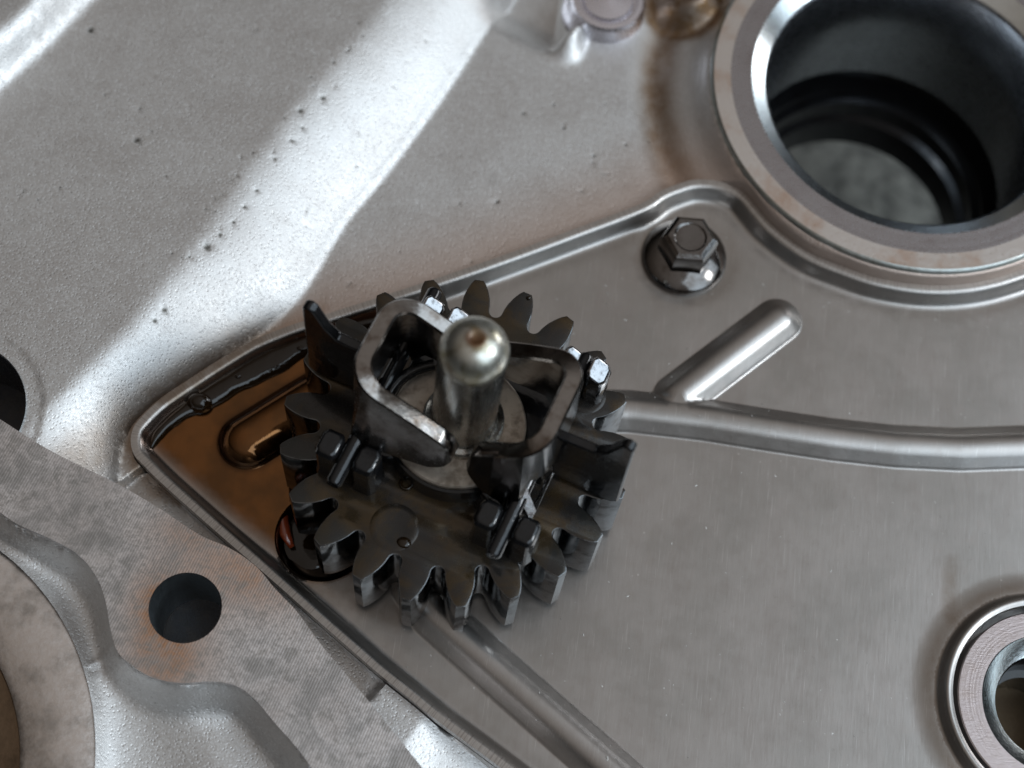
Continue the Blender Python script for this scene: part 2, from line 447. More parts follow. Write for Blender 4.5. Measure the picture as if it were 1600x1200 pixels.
def contour(c, q):
    c = resample(c, .45); t = np.gradient(c, axis=0); t /= np.hypot(*t.T)[:, None]; nr = np.c_[-t[:, 1], t[:, 0]]
    out = [c+nr*q, c-nr*q]
    for e, s in ((0, -1), (-1, 1)):
        a0 = math.atan2(s*t[e][1], s*t[e][0]); aa = a0+np.linspace(-math.pi/2, math.pi/2, 16); out.append(c[e]+np.c_[np.cos(aa), np.sin(aa)]*q)
    return np.vstack(out)
cpts = []
for i, (c, w) in enumerate(ribs):
    for q in (.25, .12, 0, -.12, -.25, -.4, -.6, -.85, -1.2, -1.6):
        if w+q > .2:
            p = contour(c, w+q)
            ok = np.ones(len(p), bool)
            for j, (c2, w2) in enumerate(ribs):
                if j != i: ok &= pdist(p, c2)[0] > w2+q
            cpts.append(p[ok])
cpts = np.vstack(cpts)
cpts = cpts[pdist(cpts, rim, True)[0] > 2.8]
ed_ = np.full(len(gp), 9.0)
for c, w in ribs: ed_ = np.minimum(ed_, np.where(pdist(gp, c)[0] < w+.5, 0, 9))
rb_ = np.hypot(*(gp-BC).T); gp = gp[np.abs(rb_-11.2) > 1.0]; ed_ = ed_[np.abs(rb_-11.2) > 1.0]
gp = np.vstack([gp[ed_ > 1], cpts, *[circle(BC, q, 150) for q in (10.7, 10.9, 11.1, 11.3, 11.5, 11.7, 11.95, 12.15)], *[resample(c, .45) for c, w in ribs]])
gp = gp[pdist(gp, rim, True)[0] > 2.8]
hole = circle(BC, 10.5, 140)
vo, fo = sheet(rim, [hole], np.vstack([gp]+loops))
drim, arc = pdist(vo, rim, True)
z = plate_z(vo, drim)
# oil film on the plate: between the left corner and the gear
oilpoly = upl([(215, 690), (260, 640), (470, 520), (600, 480), (690, 470), (700, 700), (560, 900), (470, 905), (420, 862), (340, 800), (240, 715)], 0)
do = pdist(vo, oilpoly, True)[0]*np.where(inside(vo, oilpoly), 1, -1)
oilm = sm((do+.8)/2.6)*(drim > 1.0)
dd_ = np.hypot(*(vo-np.array(DIMP)).T); oilm = np.maximum(oilm, sm((DR+1-dd_)/.8))
edge = sm((1.15-drim)/.4)
st_ = .55*sm((9.5-np.hypot(*(vo-BOLTC).T))/5.0)*0.5+.6*sm((1.3-np.abs(np.hypot(*(vo-BC).T)-12.6))/1.2)  # brown round the bolt; ring at the boss paints its collar's shaded slope
tr = upl([(1487, 880), (1484, 960)], 0); st_ = st_+.55*sm((1.3-pdist(vo, tr)[0])/1.1)
st_ = st_+.5*sm((2.2-pdist(vo, upl([(470, 900), (520, 925), (620, 965)], 0))[0])/2)
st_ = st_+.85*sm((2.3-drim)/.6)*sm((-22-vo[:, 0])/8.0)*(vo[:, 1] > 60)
n0 = len(vo)
V = [(x, y, zz) for (x, y), zz in zip(vo, z)]
Fc = [tuple(f) for f in fo]
# outer wall of the rim and wall of the hole, turned down from the lip
def down(loop, zt, depth):
    o = len(V); n = len(loop)
    zz = plate_z(loop, pdist(loop, rim, True)[0])
    for (x, y), a in zip(loop, zz): V.append((x, y, a))
    for (x, y), a in zip(loop, zz): V.append((x, y, a-depth))
    for i in range(n): Fc.append((o+i, o+n+i, o+n+(i+1) % n, o+(i+1) % n))
down(rim, 1.5, 1.55); down(hole, 1.5, 1.2)
ex = len(V)-n0
P2 = np.array(V)[:, :2]
da, aa = pdist(P2[n0:], rim, True)
obj_plate = mesh("plate_panel", V, Fc, PLATE, plate, smooth=50,
     attrs=dict(sludge=np.r_[np.maximum(sm((DR+.45-dd_)/.5), .7*sm((.9-np.abs(pdist(vo, ribs[3][0])[0]-3.0))/.9)), np.zeros(ex)], oil=np.r_[oilm, np.zeros(ex)], edge=np.r_[edge, (da < .3).astype(float)], arc=np.r_[arc, aa], stain_shade=np.r_[np.clip(st_, 0, 1), np.zeros(ex)]))

# ------------------------------------------------------------------ engine casting
cast = thing("engine_casting", (0, 60, -6), "silver cast aluminium engine case with bearing tower, machined flange and sloping steps", "engine case")
flo = upl([(-60, 620), (0, 655), (75, 702), (185, 757), (250, 795), (290, 822), (320, 840), (360, 857), (400, 885), (430, 920), (465, 957), (500, 1005), (550, 1065), (580, 1100), (640, 1175), (720, 1275)], ZF)
fli = upl([(-60, 750), (0, 800), (30, 820), (75, 840), (120, 865), (150, 900), (165, 940), (172, 980), (182, 1015), (200, 1035), (235, 1057), (280, 1067), (330, 1065), (370, 1072), (400, 1095), (430, 1130), (465, 1170), (490, 1205), (545, 1290)], ZF)
flo_s = catmull(flo, 5); fli_s = catmull(fli, 6)
flpoly = ccw(np.vstack([flo_s, fli_s[::-1]]))
lineB = catmull(upl([(860, -120), (790, 0), (761, 45), (686, 161), (600, 277), (540, 350), (481, 446), (433, 502), (391, 533), (300, 588), (235, 635), (196, 680), (185, 740), (190, 800)], .3), 6)
lineA = catmull(upl([(700, -160), (640, -60), (585, 22), (487, 131), (412, 225), (337, 330), (262, 431), (180, 530), (110, 600), (55, 650), (0, 720), (-80, 800)], 6.0), 6)
B2 = catmull(upl([(270, -120), (165, -10), (75, 80), (0, 150), (-100, 250)], 6.0), 4)
A2 = catmull(upl([(190, -160), (75, -30), (30, 25), (-40, 80), (-140, 170)], 10.0), 4)
lineC = upl([(761, 45), (800, 62), (835, 80), (872, 97)], .3)
pits_px = [(145, 57, .6), (217, 228, .55), (325, 392, .65), (345, 372, .35), (470, 181, .5), (505, 159, .45), (430, 254, .3), (366, 352, .3), (383, 328, .3), (402, 302, .3), (473, 205, .28), (456, 225, .3), (522, 107, .25), (545, 88, .25),
           (545, 88, .2), (818, 177, .3), (881, 200, .3), (865, 163, .25), (928, 243, .3), (978, 226, .25), (777, 315, .35), (258, 488, .4), (243, 505, .35)]
for i in range(38): pits_px.append((rng.uniform(0, 1050), rng.uniform(0, 480), float(rng.choice([.08, .10, .13, .17]))))
for i in range(26):
    f_ = rng.uniform(0, 1); pits_px.append((262+f_*330+rng.normal(0, 9), 425-f_*400+rng.normal(0, 9), rng.uniform(.09, .2)))
pits = [(un(x, y, 5.0 if x < 560 else .3), r) for x, y, r in pits_px]
BL0 = np.array(un(185, 757, .3)); BL1 = np.array(un(232, 722, .3)); e_ = (BL1-BL0)/np.linalg.norm(BL1-BL0); BLn = np.array([-e_[1], e_[0]])
def cast_z(P):
    dB = pdist(P, lineB, signed=True)[0]     # the run goes down-left: the plateau is on its right
    dA = pdist(P, lineA, signed=True)[0]
    up_ = -dB; 
    rgt = np.clip(dA, 0, None)
    t = np.where(up_ <= 0, 0, np.where(dA <= 0, 1, up_/(up_+rgt+1e-6)))
    prof = np.where(t < .7, t*1.12, .784+(1-(1-np.clip((t-.7)/.3, 0, 1))**2)*.216*1.0)
    prof = 1-(1-t)**1.45; lowp = .80*prof+.20*(1-np.exp(-t/.07))
    wl_ = sm((un(0+430, 520, .3)[1]+4-P[:, 1])/9.0); prof = prof*(1-wl_)+lowp*wl_
    h = .3+6.0*np.clip(prof, 0, 1)+.16*np.exp(-((up_-.4)/.4)**2)*sm((P[:, 1]-72)/6)
    dB2 = -pdist(P, B2, signed=True)[0]; dA2 = pdist(P, A2, signed=True)[0]
    t2 = np.where(dB2 <= 0, 0, np.where(dA2 <= 0, 1, dB2/(dB2+np.clip(dA2, 0, None)+1e-6)))
    h = h+4.0*sm(t2)
    # pocket, upright rib and fillets at the top
    dC = pdist(P, lineC, signed=True)[0]
    a, b = np.array(un(761, 45, .3)), np.array(un(872, 97, .3))
    e = (b-a)/np.linalg.norm(b-a); nrm = np.array([-e[1], e[0]]); s = (P-a)@nrm; q = (P-a)@e
    L = np.linalg.norm(b-a)
    h = h-3.6*sm(s/6.0)*sm((q+3.0)/3.0)*sm((L-1.0-q+.35*s)/2.0)*(up_ < 3)
    rb = upl([(884, 88), (897, 45), (905, -20), (915, -140)], .3); dr_ = pdist(P, rb)[0]
    h = h+2.6*sm((2.4-dr_)/2.2)*sm((P[:, 1]-un(0+890, 110, .3)[1])/5.0)
    # fillet up to the bearing tower
    r = np.hypot(*(P-RC).T); h = h+3.2*np.exp(-np.clip(r-25.0, 0, None)/2.2)*(~inside(P, rim))-.9*np.exp(-((r-31.5)/1.9)**2)
    # dark lump beside the tower
    lc = np.array(un(1072, 5, 1.5)); rl = np.hypot(*((P-lc)/np.array([1, 1])).T); h = h+3.6*sm((4.3-rl)/2.6)
    # recess below the plate
    ins = inside(P, rim); dr = pdist(P, rim, True)[0]
    h = np.where(ins, h-3.2*sm((dr+.1)/.5), h)
    # the ledge between plate and flange, lower
    low = upl([(160, 748), (200, 715), (232, 740)], 0)
    dl = pdist(P, rim, True)[0]
    sB = (BLn[0]*(P[:, 0]-BL0[0])+BLn[1]*(P[:, 1]-BL0[1]))
    bw = sm(.5-sB/.5)*(~inside(P, rim))*(P[:, 1] < un(232, 690, 0)[1]); bot_ = -1.2+.12*np.sin(P[:, 0]*1.1+P[:, 1]*.7)
    k1 = np.array(un(585, 1075, 0)); dirr = np.array(un(760, 1220, 0))-k1; dirr /= np.linalg.norm(dirr)
    sk = (P-k1)@dirr; wk = sm(sk/.7); bot_ = bot_*(1-wk)+wk*(2.0-.30*sk+.10*np.sin(P[:, 0]*.9)-.5*np.exp(-(sk/1.2)**2))
    h = np.where(bw > 0, h*(1-bw)+np.minimum(h, bot_)*bw, h)
    # lower-left well inside the flange
    df = pdist(P, fli_s, signed=True)[0]
    infl = inside(P, flpoly)
    well = (df < 0)&(~infl)&(P[:, 1] < 45)
    ad = np.abs(df)
    hw = 1.4+4.4*np.exp(-(ad/1.25)**1.3)+.25*np.sin(P[:, 0]*.5+P[:, 1]*.3)
    rs = np.hypot(*(P-SC).T); hw = hw+1.4*np.exp(-np.clip(rs-SR1, 0, None)/1.0)
    seam = upl([(136, 1043), (187, 1014)], 2); hw = hw+.22*np.exp(-(pdist(P, seam)[0]/.25)**2)
    h = np.where(well, hw, h)
    dfo = pdist(P, flo_s)[0]
    h = np.where(infl, np.where((dfo < 1.8)&(pdist(P, fli_s)[0] > 2), np.minimum(h, 6.5), 5.9-9*sm((pdist(P, fli_s)[0]-.3)/1.2)), h)
    rl_ = np.hypot(*(P-LH).T); h = h-.22*sm((LHr+1.9-rl_)/.35)*(P[:, 1] > 47)
    for (x, y), r0_ in pits:
        q = np.hypot(P[:, 0]-x, P[:, 1]-y)
        h = h-.35*r0_*np.exp(-(q/r0_/.6)**2)
    return h
LH = np.array([-57.4, 54.3]); LHr = 7.66
cp = jgrid(-92, 82, -8, 158, .85)
fp = jgrid(-92, 82, -8, 158, .42)
kk = (pdist(fp, lineB)[0] < 1.6)|((pdist(fp, flo_s)[0] < 5)&(~inside(fp, flpoly))&(~inside(fp, rim))&(fp[:, 1] < 50))|(np.hypot(*(fp-LH).T) < 12)|(pdist(fp, fli_s)[0] < 4.2)|((fp[:, 1] > 100)&(fp[:, 0] > -2)&(fp[:, 0] < 22))|((fp[:, 1] < 47)&(fp[:, 0] < -14)&(fp[:, 1] > 14)&(fp[:, 0] > -60))
cp = cp[pdist(cp, rim, True)[0] > .9]
cp = np.vstack([cp, fp[kk&(pdist(fp, rim, True)[0] > .9)]]+[offset(rim, q) for q in (-.7, -.35, -.12, .1, .3, .55, .9)])
cp = np.vstack([cp]+[BL0+e_*x+BLn*q for x in np.arange(-3, 5, .4) for q in (-.3, -.12, 0, .12, .3)]) if False else np.vstack([cp, np.array([BL0+e_*x+BLn*q for x in np.arange(-4, 5, .35) for q in (-.3, -.15, 0, .15, .3)])])
for (x, y), r0_ in pits:
    e1 = rng.uniform(.6, 1.5); a1 = rng.uniform(0, 3.14); R2 = np.array([[math.cos(a1), -math.sin(a1)], [math.sin(a1), math.cos(a1)]])
    cp = np.vstack([cp, np.array([x, y])+((circle((0, 0), r0_*.9, 10)*rng.uniform(.7, 1.2, (10, 1))*np.array([e1, 1/e1]))@R2.T), np.array([x, y])+(circle((0, 0), r0_*.45, 6)*np.array([e1, 1/e1]))@R2.T, [(x, y)]])
# nothing shows below the plate: thin the points there
di = np.where(inside(cp, rim), pdist(cp, rim, True)[0], 0); cp = cp[(di < 2.5)|((np.arange(len(cp)) % 9) == 0)]
outer = np.array([(-92, -8), (82, -8), (82, 158), (-92, 158)], float)
outer = resample(outer, 2.0, True)
holes = [circle(RC, 24.3, 128), circle(SC, SR1-.1, 128), circle(LH, LHr, 96), circle(FH, 4.1, 32), circle(BC, 9.6, 64)]
vo, fo = sheet(outer, holes, cp)
z = cast_z(vo)
r = np.hypot(*(vo-RC).T)
angR = np.arctan2(vo[:, 1]-RC[1], vo[:, 0]-RC[0])
stain_shade = .85*sm((3.8-np.abs(r-31.0))/3.2)*((angR > 1.8)|(angR < -1.7))
rl = np.hypot(*(vo-np.array(un(1072, 5, 1.5))).T); stain_shade = np.maximum(stain_shade, sm((6.2-rl)/1.5))
cs = pdist(vo, upl([(120, 750), (190, 690), (205, 660)], .5))[0]; stain_shade = np.maximum(stain_shade, .6*sm((4.2-cs)/3.6))
drr = pdist(vo, rim, True)[0]
warm = .6*sm((11-drr)/11)*sm((pdist(vo, lineB, signed=True)[0]+.3)/1.5)*(vo[:, 1] > 70)+.06
stain_shade = np.maximum(stain_shade, .85*sm((3.6-drr)/3.4)*(vo[:, 0] < -22)*(vo[:, 1] > 50))  # oil along the rim, with contact shade painted into the same brown
led = (~inside(vo, rim))&(vo[:, 1] < un(220, 700, 0)[1])&(~inside(vo, flpoly))&(pdist(vo, flo_s)[0] < 9)&(vo[:, 0] < un(585, 1075, 0)[0])&(vo[:, 0] > un(180, 757, 0)[0]); stain_shade = np.maximum(stain_shade, .42*led*sm((un(580, 1075, 0)[0]-vo[:, 0])/1.2)*(pdist(vo, fli_s)[0] > 3))
pit = np.zeros(len(vo))
for (x, y), r0_ in pits: pit = np.maximum(pit, .9*sm((r0_*.85-np.hypot(vo[:, 0]-x, vo[:, 1]-y))/(r0_*.6)))
grime = ((vo[:, 1] < 50)*1.0)
V = [(a, b, c) for (a, b), c in zip(vo, z)]; Fc = [tuple(f) for f in fo]
o_ = len(V); n = len(outer); zz = cast_z(outer)
for (x, y), a in zip(outer, zz): V.append((x, y, a))
for x, y in outer: V.append((x, y, -32))
for i in range(n): Fc.append((o_+i, o_+n+i, o_+n+(i+1) % n, o_+(i+1) % n))
zz_ = np.zeros(2*n)
mesh("cast_wall", V, Fc, CAST, cast, smooth=60, attrs=dict(stain_shade=np.r_[stain_shade, zz_], warm=np.r_[np.clip(warm, 0, 1), zz_], pit=np.r_[pit, zz_], grime=np.r_[grime, zz_]))

# machined flange
ff = ccw(resample(flpoly, .5, True)); fh = circle(FH, 3.6, 64)
fv, fc = sheet(ff, [fh], jgrid(-90, -5, -5, 60, 1.0))
nf = len(fv); V = [(x, y, ZF) for x, y in fv]; Fc = [tuple(f) for f in fc]
def wall(loop, zs, flip=False):
    o = len(V); n = len(loop)
    for zq in zs:
        for x, y in loop: V.append((x, y, zq))
    for q in range(len(zs)-1):
        for i in range(n):
            f = (o+q*n+i, o+(q+1)*n+i, o+(q+1)*n+(i+1) % n, o+q*n+(i+1) % n)
            Fc.append(f if not flip else f[::-1])
wall(ff, [ZF, -5])
rust = np.exp(-(((fv-np.array(un(262, 1010, ZF)))/np.array([3.5, 4.5]))**2).sum(1))*1.1+.8*np.exp(-(((fv-np.array(un(390, 900, ZF)))/np.array([6, 3.5]))**2).sum(1))+.5*np.exp(-(((fv-np.array(un(300, 830, ZF)))/np.array([4, 2.5]))**2).sum(1))
rust = rust+.9*np.exp(-(((fv-np.array(un(245, 935, ZF)))/np.array([2.5, 3]))**2).sum(1))
mesh("mounting_flange", V, Fc, FLANGE, cast, smooth=35, attrs=dict(rust=np.r_[np.clip(rust, 0, 1), np.zeros(len(V)-nf)]))
DULL = m_metal("dull_drilled_aluminium", (.34, .38, .40), .38, var=.3, dark=(.2, .2, .2), bump=.3)
lathe("bolt_hole", [(3.6, ZF-.005), (3.6, -3.0), (3.0, -3.05), (.01, -3.05)], FH, [DULL, BLACK], cast, 64, mi=[0, 1, 1])

# bearing tower
ci = ZR
lathe("bearing_tower", [(25.35, -4), (25.2, 1.0), (24.95, 3.6), (24.8, 3.85), (24.55, ci)], RC, m_metal("tower_casting", (.42, .44, .42), .36, var=.35, dark=(.2, .17, .12), bump=.3, bscale=2.5), cast, 160, smooth=60)
tz = lambda a_, b_, n_, z_: [(a_+(b_-a_)*i/n_, z_+(0 if i in (0, n_) else float(rng.normal(0, .0035)))) for i in range(n_+1)]
lathe("ring_face", tz(24.55, 22.5, 16, ci), RC, RING, cast, 160)
lathe("ring_inner_face", tz(22.5, 19.95, 20, ci-.004), RC, RINGIN, cast, 160)
lathe("bore_chamfer", [(19.95, ci-.02), (18.05, ci-1.5)], RC, CHAMF, cast, 160)
lathe("bearing_bore", [(18.05, ci-1.5), (17.6, ci-2.0), (17.45, -8.0), (17.45, -17.0)], RC, BORE, cast, 160, smooth=50)
lathe("bore_groove", [(17.45, -17.0), (19.5, -17.05), (19.5, -20.5), (16.6, -20.6), (16.4, -21.2), (15.6, -22.2), (15.4, -24.6), (14.6, -25.4), (14.35, -27.0), (14.35, -30.0)], RC, BLACKOIL, cast, 160, smooth=30)
# seal seat, lower left
lathe("seal_seat", [(SR1, 1.4), (SR1-.1, 2.6), (SR1-.8, 2.8), (SR1-3.8, 2.75), (SR2+.7, 2.5), (SR2, 2.1)], SC,
      m_metal("blotched_seat_face", (.78, .73, .70), .36, var=.55, nscale=.28, dark=(.20, .19, .17), bump=.3, bscale=2), cast, 180, smooth=50)
lathe("seat_bore", [(SR2, 2.1), (SR2-.2, 1.5), (SR2-.3, -8), (17, -9), (.01, -9)], SC,
      m_metal("brown_bore_wall", (.26, .19, .13), .42, var=.6, nscale=.3, dark=(.09, .07, .05), bump=.4, bscale=2), cast, 180, smooth=50)
# hole at the left edge
lathe("case_opening", [(LHr+.05, 6.35), (LHr-.02, 5.9), (LHr-.05, -4), (.01, -4.5)], LH, [DULL, BLACK], cast, 96, mi=[0, 1, 1])
# boss through the plate
BOSSF = m_metal("boss_turned_face", (.50, .43, .42), .34, var=.4, nscale=.5, dark=(.36, .28, .24), bump=.5, bscale=3.0, stretch=(.3, 3, 1))
lathe("oil_seal_boss", [(9.85, -3.5), (9.82, .85), (9.7, 1.0)]+tz(9.65, 7.3, 26, 1.0), BC, BOSSF, cast, 128)
lathe("boss_chamfer", [(7.3, 1.0), (7.1, .7), (5.45, -.4)], BC, CHAMF, cast, 128, smooth=50)
lathe("boss_bore", [(5.45, -.4), (5.25, -1.0), (5.2, -6.0), (4.4, -6.2), (4.35, -11), (.01, -11)], BC, [BLACKOIL, m_metal("brown_floor", (.12, .09, .06), .45, var=.3)], cast, 128, mi=[0, 0, 0, 0, 1])
# turned boss at the top edge
TB = (np.array([4.75, 121.4])); WH = m_metal("bright_turned_boss", (.74, .72, .78), .26, var=.15, dark=(.5, .5, .55), bump=.1)
lathe("dowel_boss", [(5.5, -.3), (4.75, .3), (4.7, 2.2), (4.35, 2.75), (3.7, 2.8), (3.6, 2.6), (3.2, 2.55), (3.0, 2.9), (.01, 3.3)], TB, WH, cast, 72, smooth=50)

# ground seen through the bore
V, Fc = box((0, 60, -82), (1400, 1400, 4))
gr_ = mesh("ground", V, Fc, GROUND, None, (0, 60, -80), smooth=30); gr_["kind"] = "structure"

# ------------------------------------------------------------------ flanged bolt
bc = tuple(BOLTC)
bolt = thing("flange_bolt", (bc[0], bc[1], 0), "oily black hex flange bolt in the upper corner of the steel plate", "bolt")
lathe("flange", [(5.0, -.1), (4.95, .45), (4.7, .75), (3.9, 1.2), (3.3, 1.6), (2.4, 1.9)], bc, BOLT, bolt, 72, smooth=60)
hc = np.array(bc)+np.array([.0, .05]); V = []; Fc = []
lev = [(3.35, 1.1), (3.35, 3.9), (3.1, 4.5), (2.55, 4.85)]
for R_, zz in lev:
    for i in range(6):
        a = math.radians(60*i+4); V.append((hc[0]+R_*math.cos(a), hc[1]+R_*math.sin(a), zz))
for q in range(3):
    for i in range(6): Fc.append((q*6+i, q*6+(i+1) % 6, (q+1)*6+(i+1) % 6, (q+1)*6+i))
o_ = len(V)
for R_, zz in ((1.9, 4.85), (1.7, 4.68), (.01, 4.6)):
    for i in range(24):
        a = math.radians(15*i+4); V.append((hc[0]+R_*math.cos(a), hc[1]+R_*math.sin(a), zz))
Fc_top = []
for i in range(6):
    for j in range(4):
        Fc.append((18+i, o_+i*4+j, o_+(i*4+j+1) % 24)[::-1])
    Fc.append((18+i, 18+(i+1) % 6, o_+((i+1)*4) % 24))
for q in range(2):
    for i in range(24): Fc.append((o_+q*24+i, o_+q*24+(i+1) % 24, o_+(q+1)*24+(i+1) % 24, o_+(q+1)*24+i))
mesh("hex_head", V, Fc, BOLT, bolt, smooth=25, bevel=.14)

# ------------------------------------------------------------------ governor gear
gear = thing("governor_gear", (GX, GY, 1.2), "oily black toothed governor gear with two hinged flyweight arms on its face", "gear")
NT = 21; RT, RO = 18.0, 13.95
def half(R):
    return np.interp(R, [14.75, 15.2, 16, 17, 17.6, 18.0], [.1010, .0985, .0870, .0635, .0440, .0265])
prof = []
for t in range(NT):
    a0 = PHASE-t*2*math.pi/NT
    for R_ in (14.75, 15.2, 15.6, 16, 16.4, 16.8, 17.2, 17.6, 18.0): prof.append((R_, a0+half(R_)))
    for R_ in (18.0, 17.6, 17.2, 16.8, 16.4, 16, 15.6, 15.2, 14.75): prof.append((R_, a0-half(R_)))
    am = a0-math.pi/NT; g = (math.pi/NT-half(14.75))*14.75
    for j in range(1, 8):
        f_ = math.pi*j/8; 
        prof.append((14.75-g*1.05*math.sin(f_), am+g*math.cos(f_)/14.6))
loop = np.array([(GX+R_*math.cos(a), GY+R_*math.sin(a)) for R_, a in prof])
loop = loop[::-1]   # counter-clockwise
n = len(loop); inn = offset(loop, .10); inn2 = offset(loop, .03)
V = [(x, y, ZG-9.9) for x, y in loop]+[(x, y, ZG-.10) for x, y in loop]+[(x, y, ZG-.03) for x, y in inn2]+[(x, y, ZG) for x, y in inn]
Fc = []; mi = []
for q in range(3):
    for i in range(n): Fc.append((q*n+i, q*n+(i+1) % n, (q+1)*n+(i+1) % n, (q+1)*n+i)); mi.append(0)
Fc.append(tuple(3*n+i for i in range(n))); mi.append(1)
Fc.append(tuple(range(n-1, -1, -1))); mi.append(0)
mesh("toothed_wheel", V, Fc, [GEARSIDE, GEARFACE], gear, smooth=42, mi=mi)

U = np.array([.281, .960]); U /= np.linalg.norm(U); W = np.array([U[1], -U[0]]); GC = np.array([GX, GY])
def L(u, v, z): p = GC+U*u+W*v; return (p[0], p[1], z)
def lbox(u0_, u1_, v0_, v1_, z0_, z1_):
    V = [L(a, b, c) for a in (u0_, u1_) for b in (v0_, v1_) for c in (z0_, z1_)]
    return V, [(0, 2, 3, 1), (4, 5, 7, 6), (0, 1, 5, 4), (2, 6, 7, 3), (0, 4, 6, 2), (1, 3, 7, 5)]
# carrier bar and hub
poly = [(-5.6, -7.4), (-6.0, -5.5), (-5.4, -3.5), (-5.2, 0), (-5.0, 4.5), (-5.9, 6.4), (-5.6, 8.2), (7.5, 8.6), (8.5, 4), (8.8, -3), (7.8, -7.6)]
pl = ccw(np.array([L(a, b, 0)[:2] for a, b in poly])); V, Fc = prism([tuple(p) for p in pl], ZG-.05, ZG+1.5)
mesh("carrier_bar", V, Fc, BLACKOIL, gear, smooth=30, bevel=.25)
lathe("hub", [(7.3, ZG), (7.1, ZG+2.3), (6.4, ZG+2.5), (3.3, ZG+2.5)], (GX, GY), BLACKOIL, gear, 72)
# moulded rings on the face
for (u_, v_, r_) in ((-11.6, -1.5, 2.0), (9.8, 10.2, 1.6)):
    c_ = L(u_, v_, 0)[:2]
    lathe("moulding_mark", [(r_+.5, ZG-.01), (r_+.2, ZG+.10), (r_-.2, ZG+.12), (r_-.7, ZG+.04), (.01, ZG+.03)], c_, GEARFACE, gear, 48)
GLINTSTEEL = m_metal('wet_glint_steel', (.42, .42, .43), .12, var=.9, nscale=1.2, dark=(.05, .04, .035), coat=.5, bump=.12, bscale=.5, bdist=.0003)  # brighter steel for rear posts and gussets, putting white sky glints in colour
# pin posts: a pair on either side of each pin end
for sv in (-1, 1):
    vc = 8.1*sv if sv < 0 else 8.9
    for uu in (-8.1, 9.9):
        rear = uu > 0
        if rear: vc2 = -5.9 if sv < 0 else 9.3; uu = 9.5 if sv < 0 else 10.5
        else: vc2 = vc
        for dv in ((-1.45, 1.45) if rear else (-2.0, 2.0)):
            zt = 16.6
            hexp = [(-1.5, -.8), (-.9, -1.2), (.9, -1.2), (1.5, -.8), (1.5, .8), (.9, 1.2), (-.9, 1.2), (-1.5, .8)]
            k_r = .78 if rear else 1.0
            P_ = [L(uu+a*k_r, vc2+dv+b*k_r, 0)[:2] for a, b in hexp]
            P_ = ccw(np.array(P_)); cc = P_.mean(0)
            V = []; Fc = []; nn = 8
            for s_, zq in ((1.12, ZG-.05), (1.12, ZG+.5), (1, ZG+1.2), (1, zt-.5), (.78, zt)) if uu < 0 else ((1.2, ZG-.05), (1.2, ZG+.5), (1.15, ZG+1.2), (1.2, zt-.4), (1.0, zt+.1)):
                for p in P_: V.append((*(cc+(p-cc)*s_), zq))
            if uu > 0:      # the rear posts' heads are sloped to the right to mirror the main lamp
                V = [(x, y, z_-(.62*(np.dot(np.array([x, y])-cc, W))+.25 if z_ > ZG+3 else 0)) for x, y, z_ in V]
            for q in range(4):
                for i in range(nn): Fc.append((q*nn+i, q*nn+(i+1) % nn, (q+1)*nn+(i+1) % nn, (q+1)*nn+i))
            Fc.append(tuple(4*nn+i for i in range(nn)))
            mesh("pin_post", V, Fc, BLACKOIL if uu < 0 else GLINTSTEEL, gear, smooth=30, bevel=.18)
    pv = vc
    V, Fc = tube([L(a, pv, 15.6) for a in (-11.6, -11.3, 0, 11.6, 11.9)], [.62, .82, .82, .82, .62], 20)
    mesh("hinge_pin", V, Fc, BLACKOIL, gear, smooth=40)

